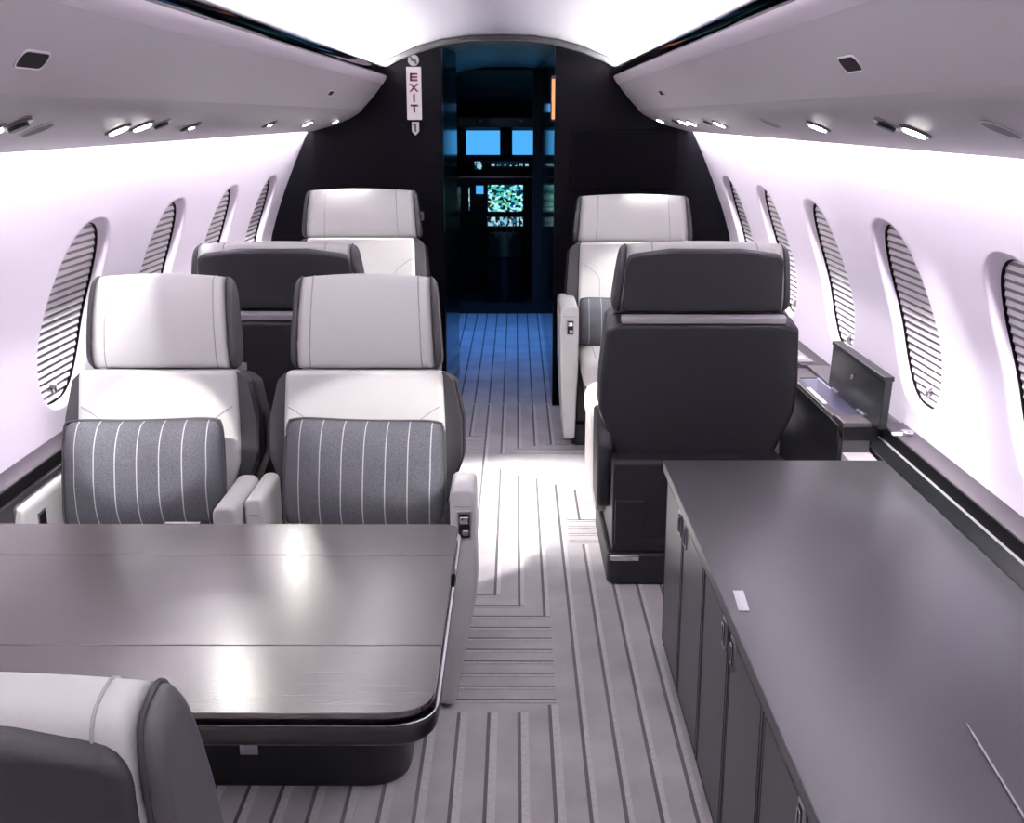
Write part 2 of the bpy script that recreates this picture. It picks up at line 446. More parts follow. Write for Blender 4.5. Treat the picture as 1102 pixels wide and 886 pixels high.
# ------------------------------------------------------------------ galley corridor and cockpit beyond the doorway
bm = bx(-.46, .46, YB+.02, 8.35, -.04, -.001)
st = struct('floor_galley', bm, M['carpet'], 'carpet of the galley corridor beyond the doorway', 'floor', smooth=False)
bm = bmesh.new()
for i in range(-3, 6): box(bm, X(i)-.004, X(i)+.004, YB+.03, 8.3, -.004, .0005)
obj('carpet_stripe', bm, M['cdark'], st, smooth=False)
bm = bmesh.new(); prism(bm, [(-.277, YB+.06), (-.243, 6.2), (-.46, 6.2), (-.46, YB+.06)], 'z', 0, 1.80)
box(bm, -.50, -.46, 6.2, 8.35, 0, 1.8)
box(bm, -.46, -.33, 7.2, 8.3, 0, .95)
struct('wall_galley_left', bm, M['navy'], 'glossy dark galley wall on the left of the corridor', 'wall', smooth=False)
bm = bx(.262, .46, YB+.06, 8.35, 0, 1.80)
struct('wall_galley_right', bm, M['navy'], 'glossy dark closet wall on the right of the corridor', 'wall', smooth=False)
bm = bmesh.new()
prism(bm, [(x, z-.028) for x, z in prof if abs(x) < .51] + [(.52, 1.82), (-.52, 1.82)], 'y', YB+.06, 8.35)
struct('ceiling_galley', bm, mat('galley_ceiling', (92, 90, 98), .35), 'dark arched corridor ceiling beyond the doorway', 'ceiling')
bm = bmesh.new()
box(bm, .20, .46, 8.3, 8.4, 0, 1.80); box(bm, -.60, -.36, 8.3, 8.4, 0, 1.80); box(bm, -.36, .20, 8.3, 8.42, 0, .07)
struct('door_1', bm, M['cockpit'], 'dark cockpit door frame at the end of the corridor', 'door frame', smooth=False)
# cockpit shell: floor, sides, ceiling dome, front face with two windshields
bm = bmesh.new()
box(bm, -.9, .9, 8.42, 10.2, -.02, .03)
box(bm, -.95, -.9, 8.42, 10.2, 0, 1.8); box(bm, .9, .95, 8.42, 10.2, 0, 1.8)
ya = [8.42, 8.7, 9.0, 9.3, 9.6, 9.8]; za = [1.76, 1.72, 1.65, 1.55, 1.42, 1.32]
prism(bm, list(zip(ya, za))+[(9.8, 1.36), (9.6, 1.47), (9.3, 1.6), (9.0, 1.70), (8.7, 1.77), (8.42, 1.81)], 'x', -.9, .9)
box(bm, -.9, .9, 9.8, 9.86, 1.318, 1.40); box(bm, -.9, .9, 9.8, 9.86, 0, 1.115)
box(bm, -.06, .045, 9.78, 9.86, 1.115, 1.318); box(bm, -.9, -.352, 9.8, 9.86, 1.115, 1.318); box(bm, .62, .9, 9.8, 9.86, 1.115, 1.318)
struct('wall_cockpit', bm, M['cockpit'], 'dark cockpit interior lining around the windshield', 'wall', smooth=False)
for i, (xa, xb, t) in enumerate(((-.352, -.06, 'left'), (.045, .62, 'right'))):
    struct('window_%d' % (10+i), bx(xa, xb, 9.87, 9.88, 1.115, 1.318), M['sky'], 'bright blue cockpit windshield pane on the %s' % t, 'window', smooth=False)

ip = thing('instrument_panel', 'dark cockpit instrument panel with lit map displays', 'instrument panel', (0, 9.2, 0))
bm = bmesh.new(); prism(bm, rnd([(-.04, .03), (.30, .03), (.30, 1.075), (.02, 1.085), (-.06, 1.04), (-.02, .95)], [0, 0, 0, .02, .03, 0]), 'x', -.8, .8)
obj('console', bm, M['cockpit'], ip)
def disp(name, xa, xb, za, zb, m, fr=.012):
    d = obj(name, bx(xa-fr, xb+fr, -.056, -.038, za-fr, zb+fr), M['black'], ip, smooth=False, bevel=.003)
    obj('screen', bx(xa, xb, -.060, -.054, za, zb), m, d, smooth=False)
disp('map_screen', -.15, .132, .69, .90, M['map'])
disp('keypad_screen', -.155, .132, .575, .645, M['keys'])
disp('standby_screen', -.255, -.195, 1.035-.01, 1.085, M['keys'], .006)
disp('gauge_screen', -.245, -.185, .83, .895, M['sky'], .006)
disp('status_light', -.305, -.297, .70, .88, M['keys'], .003)
for j in range(7): obj('switch', bx(-.12+.045*j, -.095+.045*j, -.058, -.05, 1.05, 1.064), M['keys'], ip, smooth=False)
obj('glareshield_rail', bx(-.5, .5, -.075, -.055, .958, .972), M['bar'], ip, smooth=False)
pd = thing('centre_pedestal', 'dark control pedestal with levers below the map displays', 'control pedestal', (-.01, 9.0, .03))
obj('body', pr(rnd([(-.45, 0), (.11, 0), (.11, .50), (-.02, .50), (-.45, .36)], .02), 'x', -.13, .13), M['cockpit'], pd)
for j in range(4):
    lv = obj('lever', tb([(-.07+.045*j, -.08, .42), (-.075+.045*j, -.10, .54)], .006), M['steel'], pd)
    obj('knob', bx(-.085+.045*j, -.065+.045*j, -.115, -.085, .53, .56), M['black'], lv, bevel=.005)
oh = thing('overhead_switch_panel', 'dark overhead switch panel with two knobs above the windshield', 'switch panel', (-.05, 9.62, 1.40))
obj('panel', bx(-.36, .36, -.06, -.03, -.055, .03), M['black'], oh, bevel=.008)
for xk in (-.17, .17): obj('knob', bx(xk-.018, xk+.018, -.09, -.058, -.02, .012), mat('knob_red', (120, 60, 50), .5), oh, bevel=.006)
# warm light strip on the door jamb
ls = thing('light_strip', 'narrow orange light strip on the right doorway jamb', 'light strip', (.257, YB-.02, 1.42))
obj('housing', bx(-.014, .005, -.006, .07, -.01, .20), M['black'], ls, bevel=.003)
obj('lens', bx(-.010, .004, -.009, -.004, 0, .185), M['orange'], ls, smooth=False)

# ------------------------------------------------------------------ things on the bulkhead
tv = thing('wall_monitor', 'black flat monitor set into the dark bulkhead on the right', 'monitor', (.60, YB-.02, 1.085))
obj('bezel', bx(-.258, .258, -.012, 0, 0, .288), mat('screen_bezel', (5, 5, 8), .4, spec=.05), tv, bevel=.004)
obj('screen', bx(-.245, .245, -.014, -.010, .013, .275), mat('screen_glass', (7, 6, 11), .3, spec=.03), tv, smooth=False)
sg = thing('exit_sign', 'white vertical exit sign with red letters on the dark bulkhead', 'sign', (-.41, YB-.02, 1.417))
obj('plate', bx(-.035, .035, -.012, 0, 0, .243), emit('sign_plate', (222, 206, 222), .75), sg, bevel=.003)
def letter(bm, ch, x0, x1, z0, z1, t=.0098, y0=-.0145, y1=-.0115):
    if ch == 'E':
        box(bm, x0, x0+t, y0, y1, z0, z1)
        for z in (z0, (z0+z1-t)/2, z1-t): box(bm, x0, x1, y0, y1, z, z+t)
    if ch == 'I': box(bm, (x0+x1-t)/2, (x0+x1+t)/2, y0, y1, z0, z1)
    if ch == 'T': box(bm, (x0+x1-t)/2, (x0+x1+t)/2, y0, y1, z0, z1); box(bm, x0, x1, y0, y1, z1-t, z1)
    if ch == 'X':
        for a, b in ((x0, x1), (x1, x0)):
            d = t*.6
            prism(bm, [(a-d, z0), (a+d, z0), (b+d, z1), (b-d, z1)], 'y', y0, y1)
for i, ch in enumerate('EXIT'):
    bm = bmesh.new(); zt = .215-.048*i; letter(bm, ch, -.018, .018, zt-.038, zt); obj('letter', bm, M['signred'], sg, smooth=False)
ns = thing('no_smoking_sign', 'small round no smoking sign above the exit sign', 'sign', (-.41, YB-.02, 1.69))
bm = bmesh.new(); prism(bm, [(.026*math.cos(a*PI/12), .026*math.sin(a*PI/12)) for a in range(24)], 'y', -.008, 0); obj('disc', bm, emit('disc_plate', (205, 196, 208), .6), ns, angle=60)
bm = bmesh.new(); prism(bm, [(-.019, .013), (-.013, .019), (.019, -.013), (.013, -.019)], 'y', -.0105, -.007)
box(bm, -.012, .014, -.0100, -.007, -.004, .003); obj('slash', bm, M['signdark'], ns, smooth=False)
ar = thing('arrow_sign', 'small white down arrow sign below the exit sign', 'sign', (-.407, YB-.02, 1.345))
obj('plate', pr([(-.017, .062), (-.017, .018), (0, 0), (.017, .018), (.017, .062)], 'y', -.009, 0), emit('arrow_plate', (214, 206, 214), .6), ar, smooth=False)
bm = bmesh.new(); box(bm, -.004, .004, -.011, -.008, .016, .052); box(bm, -.012, .004, -.011, -.008, .046, .054); obj('mark', bm, M['signdark'], ar, smooth=False)
sw = thing('wall_switch', 'small silver switch plate on the bulkhead beside the far left seat', 'switch', (-.394, YB-.02, .94))
obj('plate', bx(-.018, .018, -.006, 0, 0, .042), M['steel'], sw, bevel=.002)
obj('button', bx(-.008, .008, -.010, -.005, .012, .030), M['black'], sw, bevel=.002)

# ------------------------------------------------------------------ overhead fixtures
def binpoint(x):
    P = BP
    for a, b in zip(P, P[1:]):
        if b[0] <= x <= a[0]:
            t = (x-a[0])/(b[0]-a[0]) ; dz = -.003 if a[1] < 1.46 else 0; d = Vector((b[0]-a[0], b[1]-a[1])).normalized()
            return a[1]+t*(b[1]-a[1])+dz, d
    return P[0][1], Vector((-1, .2))
def mount(side, x, y):
    """frame on the overhead panel: local z points down away from the panel, local y along the cabin"""
    z, d = binpoint(x)
    n = Vector((d.y, 0, -d.x)); n = n if n.z < 0 else -n
    n = Vector((side*n.x, 0, n.z)); yv = Vector((0, 1, 0)); xv = yv.cross(n)
    m = Matrix((xv, yv, n)).transposed().to_4x4(); m.translation = Vector((side*x, y, z))
    return m
def fixture(name, label, cat, side, x, y, group):
    t = thing(name, label, cat, group=group); t.matrix_world = mount(side, x, y); return t
SPOTS = []
def reading_light(side, x, y, label, power=4, aim=None, r=.022, cone=55, dim=False):
    t = fixture('reading_light', label, 'reading light', side, x, y, 'reading lights on the overhead panels')
    bm = bmesh.new(); disc(bm, r*1.35, -.006, .003); obj('bezel', bm, M['grille'], t, angle=60)
    bm = bmesh.new(); disc(bm, r*1.12, .002, .0055); obj('reflector', bm, M['black'] if dim else M['chrome'], t, angle=60)
    bm = bmesh.new(); disc(bm, r*(.35 if dim else .92), .005, .0075); obj('lens', bm, M['lamp'], t, angle=60)
    SPOTS.append((t.matrix_world @ Vector((0, 0, .03)), aim, power, cone))
def grille(side, x, y, label, r=.03, ry=1.0):
    t = fixture('speaker_grille', label, 'speaker', side, x, y, 'round speaker grilles on the overhead panels')
    bm = bmesh.new(); disc(bm, r, -.004, .002); obj('mesh', bm, M['grille'], t, angle=60)
    obj('rim', tb([(r*math.cos(a*PI/14), r*math.sin(a*PI/14), .0015) for a in range(28)], .0015, 6, True), M['bin'], t)
def gasper(side, x, y, label):
    t = fixture('air_nozzle', label, 'air vent', side, x, y, 'air nozzles on the overhead panels')
    bm = bmesh.new(); disc(bm, .026, -.004, .004); obj('ring', bm, M['steel'], t, angle=60)
    bm = bmesh.new(); disc(bm, .017, .002, .010, 16); obj('nozzle', bm, M['black'], t, angle=60)
reading_light(-1, .745, 2.52, 'lit reading light on the left overhead panel, farther of the pair over the table seats', 9, (-.85, 2.66, .45), cone=30)
reading_light(-1, .760, 2.41, 'lit reading light on the left overhead panel, nearer of the pair over the table seats', 10, (-.33, 2.66, .45), cone=30)
gasper(-1, .735, 2.62, 'dark air nozzle beside the reading light pair over the table seats')
grille(-1, .752, 1.985, 'round grey speaker grille low on the left overhead panel near the camera')
reading_light(-1, .752, 1.80, 'lit reading light at the left edge of the photo', 75, (-.85, 2.77, .585), cone=20)
gasper(-1, .728, 1.85, 'dark air nozzle at the far left edge beside a lit reading light')
reading_light(-1, .757, 2.94, 'narrow beam light in a round bezel on the left overhead panel above the dark headrest', 8, (-.36, 1.48, .6), cone=16, dim=True)
reading_light(-1, .755, 3.87, 'narrow beam light in a round bezel on the left overhead panel beyond the table seats', 6, (-.36, 2.0, .6), cone=12, dim=True)
reading_light(-1, .757, 4.58, 'lit reading light on the left overhead panel above the far left seat', 300, (.20, 4.10, 0), cone=42)
reading_light(-1, .745, 5.22, 'small light on the left overhead panel next to the bulkhead', 9, (-.60, 4.85, .4), r=.014, cone=60)
reading_light(1, .736, 5.26, 'lit reading light on the right overhead panel next to the bulkhead', 22, (.58, 4.7, .45), .019)
reading_light(1, .745, 4.60, 'lit reading light on the right overhead panel, farther of two above the far seat', 120, (-.63, 5.02, .64), cone=19)
gasper(1, .735, 4.75, 'dark air nozzle on the right overhead panel above the far seat')
reading_light(1, .752, 4.42, 'lit reading light on the right overhead panel, nearer of two above the far seat', 46, (.58, 5.0, .62), cone=34)
reading_light(1, .752, 3.82, 'lit reading light on the right overhead panel above the dark seat back', 135, (.10, 3.85, 0), cone=55)
gasper(1, .735, 3.95, 'dark air nozzle on the right overhead panel above the dark seat back')
grille(1, .740, 3.02, 'round speaker grille on the right overhead panel above the stowage lid')
reading_light(1, .748, 2.56, 'lit reading light on the right overhead panel above the far end of the credenza', 30, (1.05, 2.7, .6))
gasper(1, .730, 2.03, 'striped air nozzle on the right overhead panel beside a lit reading light')
reading_light(1, .756, 1.96, 'lit reading light on the right overhead panel nearest the camera', 110, (-.325, 2.78, .575), cone=16.5)
grille(1, .742, 1.58, 'round grey speaker grille on the right overhead panel near the camera')
def flush(side, x, y, hy, hx, label):
    t = fixture('speaker_cover', label, 'speaker', side, x, y, 'dark covers on the overhead panels')
    bm = bmesh.new(); prism(bm, rrect(-hx, hx, -hy, hy, min(hx, hy)*.95), 'z', -.004, .002); obj('cover', bm, M['speaker'], t, angle=60)
    bm = bmesh.new(); tube(bm, [(x_, y_, .001) for x_, y_ in rrect(-hx, hx, -hy, hy, min(hx, hy)*.95)], .0022, 6, True); obj('rim', bm, M['lip'], t)
flush(-1, .619, 1.672, .048, .015, 'dark rounded speaker cover on the left overhead panel near the camera')
flush(1, .616, 1.885, .048, .015, 'dark rounded speaker cover on the right overhead panel near the camera')
flush(-1, .613, 4.30, .05, .011, 'small dark cover on the left overhead panel near the bulkhead')
flush(1, .613, 4.28, .05, .011, 'small dark cover on the right overhead panel near the bulkhead')

# ------------------------------------------------------------------ seats
def seat(name, label, loc, rz=0, hw=.31, top=.295, hhw=.266, hz0=.865, hz1=1.075, tilt=10, pad=.25, bw=.27, wing=.019, front=-.46,
         arms=(), group='leather cabin seats', seamx=None, base=True, cushz=.435, cush_hw=None):
    t = thing(name, label, 'seat', loc, rz, group)
    piv = Vector((0, 0, .42)); T = Matrix.Translation(piv) @ Matrix.Rotation(-math.radians(tilt), 4, 'X') @ Matrix.Translation(-piv)
    zt = hz0-.012
    # base
    b = obj('base', pr(rnd([(-.22, .095), (.30, .095), (.27, .40), (-.22, .36)], .02), 'x', -bw, bw), M['shell'], t, bevel=.012)
    bm = bmesh.new(); prism(bm, rrect(-bw-.015, bw+.015, -.24, .315, .035), 'z', 0, .105); obj('foot', bm, M['shell'], b, bevel=.012)
    # rear panel lines on the base
    for sx in (-1, 1):
        bm = bmesh.new(); prism(bm, rnd([(sx*(bw-.008), .13), (sx*(bw-.008), .275), (sx*.17, .275), (sx*.17, .15), (sx*.09, .15), (sx*.09, .13)], .004), 'y', .285, .302)
        obj('access_panel', bm, M['shell'], b, bevel=.003, mx=Matrix.Identity(4))
        obj('foot_slot', bx(*sorted((sx*(bw+.008), sx*(bw-.085))), .298, .318, .082, .101), M['chrome'], b, bevel=.004)
    # cushion
    cw = cush_hw or hw-.075
    c = obj('seat_cushion', bx(-cw, cw, front, .06, .30, cushz), M['light'], t, bevel=.05, seg=5)
    obj('cushion_seam', tb([(-cw+.055, front+.055, cushz+.0003), (-cw+.055, .02, cushz+.0003)], .0018, 6), M['seam'], c)
    obj('cushion_seam', tb([(cw-.055, front+.055, cushz+.0003), (cw-.055, .02, cushz+.0003)], .0018, 6), M['seam'], c)
    obj('cushion_skirt', bx(-cw+.01, cw-.01, front+.03, .06, .24, .33), M['mid'], t, bevel=.02)
    # backrest shell (charcoal), widest a third up, tapering down
    def shell_out(g):
        return rnd([(-hw+.055+g, .40), (hw-.055-g, .40), (hw-g, .56), (hw-g, .66), (top-g, zt-.02), (top-.03-g, zt), (-top+.03+g, zt), (-top+g, zt-.02), (-hw+g, .66), (-hw+g, .56)], [.03, .03, .10, .10, .02, .03, .03, .02, .10, .10])
    s = obj('backrest_shell', pr(shell_out(0), 'y', .035, .155), M['dark'], t, bevel=.022, seg=4, mx=T)
    obj('back_piping', tb([(x, .150, z) for x, z in shell_out(.03)], .0022, 6, True), M['dseam'], s, mx=T)
    # side bolsters in grey, just forward of the shell
    for sx in (-1, 1):
        o1 = [(sx*(pad-.01), .43), (sx*(hw-.055), .43), (sx*(hw-.006), .56), (sx*(hw-.006), .66), (sx*(top-.006), zt-.018), (sx*(top-.03), zt+.004), (sx*(pad-.02), zt+.004)]
        obj('side_bolster', pr(rnd(o1, [.005, .03, .08, .08, .02, .03, .005]), 'y', -.012, .06), M['mid'], t, bevel=.020, seg=4, mx=T)
    # light pad
    po = rnd([(-pad+.035, .42), (pad-.035, .42), (pad, .55), (pad, .66), (pad-.006, zt+.009), (-pad+.006, zt+.009), (-pad, .66), (-pad, .55)], [.02, .02, .06, .06, .02, .02, .06, .06])
    p = obj('back_pad', pr(po, 'y', -.04, .05), M['light'], t, bevel=.026, seg=5, mx=T)
    for sx in (-1, 1):
        pts = [(sx*(pad-.012), zt-.085), (sx*(pad-.03), zt-.095), (sx*(pad-.085), zt-.135), (sx*(pad-.095), zt-.16), (sx*(pad-.095), .50)]
        obj('pad_seam', tb([(x, -.0402, z) for x, z in pts], .0017, 6), M['seam'], p, mx=T)
    # bar between headrest and shell
    obj('headrest_bar', bx(-top+.045, top-.045, .125, .156, zt+.001, hz0+.010), M['bar'], t, bevel=.003, mx=T)
    # headrest: light core with seams, charcoal wings, charcoal rear panel
    H = hz1-hz0; zm = (hz0+hz1)/2; d = .047; yc = .050
    def ring(x, sc=1.0):
        out = []; n = 36; u = abs(x)/hhw
        arch = .012*(1-u*u)-.006
        for k in range(n):
            a = 2*PI*k/n; e = 2/3.4
            yy = d*math.copysign(abs(math.cos(a))**e, math.cos(a)); zz = math.copysign(abs(math.sin(a))**e, math.sin(a))
            zz_ = zm + zz*H/2*sc + (arch if zz > 0 else 0)*max(0, zz)
            yy *= (1-.10*max(0, zz))            # slimmer at the crown
            xx = x*(1-.035*zz)
            out.append((xx, yc+yy*sc - .010*(1-max(0, zz))*(1 if yy < 0 else 0)*(1-.5*u*u), zz_))
        return out
    a = hhw-wing
    hd = obj('headrest', loft(bmesh.new(), [ring(-a+2*a*i/16) for i in range(17)]), M['light'], t, angle=80, mx=T)
    for sx in (-1, 1):
        rs = []
        for i in range(8):
            q = i/7; x = sx*(a+(wing)*math.sin(q*PI/2)); rs.append(ring(x, .80+.20*math.cos(q*PI/2)+.004*(1-q)))
        obj('headrest_wing', loft(bmesh.new(), rs), M['mid'], hd, angle=80, mx=T)
        xs = sx*(a-(.083 if hhw > .22 else .035))
        obj('headrest_seam', tb(ring(xs, 1.004), .0016, 6, True), M['seam'], hd, mx=T)
        obj('wing_piping', tb(ring(sx*a, 1.006), .0024, 6, True), M['dseam'], hd, mx=T)
    rp = rnd([(-hhw+.018, hz0+.004), (hhw-.018, hz0+.004), (hhw-.028, hz1-.022), (hhw*.4, hz1-.006), (-hhw*.4, hz1-.006), (-hhw+.028, hz1-.022)], [.02, .02, .035, .12, .12, .035])
    obj('headrest_back', pr(rp, 'y', yc+d-.03, yc+d+.006), M['dark'], hd, bevel=.012, seg=3, mx=T)
    # armrests
    for ar in arms:
        xa, xb, ba, bb, yf, yb, z1, z0 = ar[:8]; kind = ar[8] if len(ar) > 8 else 'control'
        m = .52*(z1-z0)+z0
        o1 = rnd([(ba, z0), (bb, z0), (xb+.001, m), (xb, z1), (xa, z1), (xa+.003, m)], [.012, .012, .05, .022, .022, .05])
        A = obj('armrest', pr(o1, 'y', yf, yb), M['light'], t, bevel=.013, seg=4)
        # grey underside pad / seam around the top cap
        obj('armrest_seam', tb([(xa-.0004, yf+.012, z1-.03), (xa-.0004, yb-.012, z1-.03)], .0015, 6), M['seam'], A)
        obj('armrest_seam', tb([(xa+.012, yf-.0004, z1-.042), (xb-.012, yf-.0004, z1-.042)], .0015, 6), M['seam'], A)
        if kind == 'control':
            xm = (xa+xb)/2+.004; w = min(.017, (xb-xa)*.36)
            cp = obj('control_panel', pr(rrect(xm-w, xm+w, z1-.125, z1-.052, .006), 'y', yf-.004, yf+.01), M['steel'], A, bevel=.002)
            obj('control_recess', pr(rrect(xm-w+.004, xm+w-.004, z1-.119, z1-.060, .004), 'y', yf-.0055, yf+.008), M['black'], cp)
            obj('button', bx(xm-w+.006, xm+w-.006, yf-.0085, yf, z1-.084, z1-.066), M['chrome'], cp, bevel=.003)
            obj('button', bx(xm-.004, xm+w-.006, yf-.0085, yf, z1-.114, z1-.100), M['steel'], cp, bevel=.003)
        if kind == 'side':
            cp = obj('control_panel', bx(xb-.01, xb+.003, yf+.07, yf+.115, z1-.115, z1-.04), M['steel'], A, bevel=.002)
            obj('control_recess', bx(xb-.009, xb+.0045, yf+.076, yf+.109, z1-.108, z1-.047), M['black'], cp, smooth=False)
    return t

PAIR = dict(hw=.258, top=.236, hhw=.194, hz0=.795, hz1=1.040, pad=.210, wing=.016, front=-.40, bw=.235, group='leather cabin seats')
# pair beyond the table (facing the camera)
seat('cabin_seat', 'light leather seat behind the table, nearer the left wall, with a pinstripe pillow', (-.860, 2.80, 0),
     arms=[(-.275, -.215, -.26, -.215, -.345, -.06, .548, .06, 'side'), (.222, .278, .225, .278, -.335, -.08, .545, .06, 'plain')], **PAIR)
seat('cabin_seat', 'light leather seat behind the table, next to the aisle, with a pinstripe pillow', (-.320, 2.80, 0),
     arms=[(.238, .300, .205, .245, -.30, -.15, .578, .012), (-.258, -.212, -.255, -.212, -.27, -.06, .545, .06, 'plain')], **PAIR)
# single seat seen from behind on the left, far left seat facing the camera
seat('cabin_seat', 'charcoal backed single seat behind the two light table seats, seen from the rear', (-.675, 3.66, 0), PI, hz0=.86, hz1=1.065,
     arms=[(-.335, -.27, -.32, -.27, -.40, .08, .60, .1, 'plain')])
seat('cabin_seat', 'far light leather seat against the left bulkhead, under the exit sign', (-.632, 5.05, 0), hz0=.905, hz1=1.125, cush_hw=.25,
     arms=[(.275, .345, .295, .33, -.30, .10, .625, .06)])
# right side
seat('cabin_seat', 'charcoal backed single seat at the far end of the credenza, seen from the rear', (.648, 3.58, 0), PI, front=-.66, cush_hw=.306, cushz=.44)
seat('cabin_seat', 'far light leather seat in front of the wall monitor with a grey pillow', (.612, 5.05, 0), hz0=.885, hz1=1.10, cush_hw=.25,
     arms=[(-.345, -.265, -.325, -.275, -.30, .10, .640, .05)])
# near seat at the lower left
seat('cabin_seat', 'charcoal backed seat in the lower left corner, closest to the camera', (-.362, .885, .005), PI, **PAIR)

# dark shroud beside the right single seat (its own part of that seat would sit below the arm)
def find(label_part):
    return [o for o in S.objects if o.get('label', '').find(label_part) >= 0][0]
nr = find('single seat at the far end of the credenza')
obj('side_shroud', pr(rnd([(-.02, .20), (.17, .20), (.19, .42), (.12, .52), (-.05, .50)], [.05, .05, .05, .04, .03]), 'x', .262, .312), M['dark'], nr, bevel=.015)
obj('side_panel', pr(rnd([(-.62, .12), (-.02, .12), (-.02, .335), (-.62, .335)], .03), 'x', .262, .300), M['panel'], nr, bevel=.008)

# ------------------------------------------------------------------ pillows
def pillow(label, loc, rot, w, h, t):
    t *= 1.2
    o = thing('throw_pillow', label, 'pillow', loc, 0, 'pinstripe pillows on the seats'); o.rotation_euler = rot
    bm = bmesh.new(); n = 26; G = {}
    for sd in (-1, 1):
        for i in range(n+1):
            for j in range(n+1):
                u, v = -1+2*i/n, -1+2*j/n
                edge = max(abs(u), abs(v)) > .9999
                th = t/2*(max(0, 1-abs(u)**2.6)**.6)*(max(0, 1-abs(v)**2.6)**.6)
                wr = .0035*math.sin(7*u+3*v+sd)*(1-abs(u))*abs(v)+.003*math.sin(9*v-4*u)*abs(u)**2*(1-abs(v))
                wr += .006*math.sin(11*(u-.55)+5*v)*math.exp(-((u-.75)/.3)**2-((v+.5)/.4)**2)
                x = w/2*u*(1-.035*abs(v)**8-.018*(v > 0)*v); z = h/2*v*(1-.06*abs(u)**8)-.006*(v > 0)*v*math.cos(1.5*u)
                if edge and sd == 1: G[(sd, i, j)] = G[(-1, i, j)]
                else: G[(sd, i, j)] = bm.verts.new((x, sd*(th+(wr if not edge else 0)), z+h/2))
        for i in range(n):
            for j in range(n): bm.faces.new((G[(sd, i, j)], G[(sd, i+1, j)], G[(sd, i+1, j+1)], G[(sd, i, j+1)]))
    edge = [G[(-1, i, 0)].co.copy() for i in range(n)]+[G[(-1, n, j)].co.copy() for j in range(n)]+[G[(-1, n-i, n)].co.copy() for i in range(n)]+[G[(-1, 0, n-j)].co.copy() for j in range(n)]
    obj('cover', bm, M['pin'], o, angle=180)
    obj('piping', tb(edge, .004, 6, True), M['mid'], o)
pillow('grey pinstripe pillow on the window side table seat', (-.850, 2.615, .437), (math.radians(-14), math.radians(-1), 0), .405, .275, .12)
pillow('grey pinstripe pillow on the aisle side table seat', (-.304, 2.615, .437), (math.radians(-14), math.radians(1), math.radians(-1)), .400, .275, .12)
pillow('grey pillow on the far right seat, half hidden by the charcoal seat back', (.56, 4.93, .437), (math.radians(-14), 0, 0), .40, .215, .11)

# ------------------------------------------------------------------ dining table
tbl = thing('dining_table', 'dark veneer folding table in front of the pair of light seats', 'table', (-.045, 1.44, .6))
XL = -.985
def leaf(ya, yb, r):
    return pr(rnd([(XL, ya), (0, ya), (0, yb), (XL, yb)], r, 8), 'z', -.010, 0)
obj('table_leaf', leaf(0, .213, [0, .075, 0, 0]), M['wood'], tbl, bevel=.0015, seg=2)
obj('table_leaf', leaf(.2145, .598, 0), M['wood'], tbl, bevel=.0015, seg=2)
obj('table_leaf', leaf(.5995, .772, [0, 0, .03, 0]), M['wood'], tbl, bevel=.0015, seg=2)
obj('gap_strip', pr(rnd([(XL, .008), (-.010, .008), (-.010, .764), (XL, .764)], [0, .07, .03, 0], 8), 'z', -.019, -.0095), M['black'], tbl)
fr = obj('table_frame', pr(rnd([(XL, .004), (.004, .004), (.004, .772), (XL, .772)], [0, .075, .03, 0], 8), 'z', -.060, -.022), M['black'], tbl, bevel=.012, seg=3)
obj('chrome_trim', pr(rnd([(XL, .001), (.006, .001), (.006, .774), (XL, .774)], [0, .078, .03, 0], 8), 'z', -.0222, -.0195), M['chrome'], fr)
obj('under_tray', pr(rnd([(-.80, .05), (-.025, .05), (-.025, .70), (-.80, .70)], .10, 8), 'z', -.085, -.058), M['black'], fr, bevel=.01)
obj('latch', bx(-.62, -.545, .768, .776, -.006, .0035), M['chrome'], tbl, bevel=.001)
obj('hinge', bx(.0, .006, .52, .545, -.022, -.006), M['black'], tbl, bevel=.001)
ped = obj('pedestal', pr(rnd([(-.93, .722), (-.115, .722), (-.115, 1.00), (-.93, 1.00)], [.02, .10, .10, .02], 8), 'z', -.6, -.47), M['black'], tbl, bevel=.012)
obj('column', pr(rrect(-.75, -.30, .76, .92, .05), 'z', -.60+.0, -.08), M['black'], tbl)
obj('pedal', bx(-.476, -.436, .700, .724, -.505, -.478), M['chrome'], ped, bevel=.002)

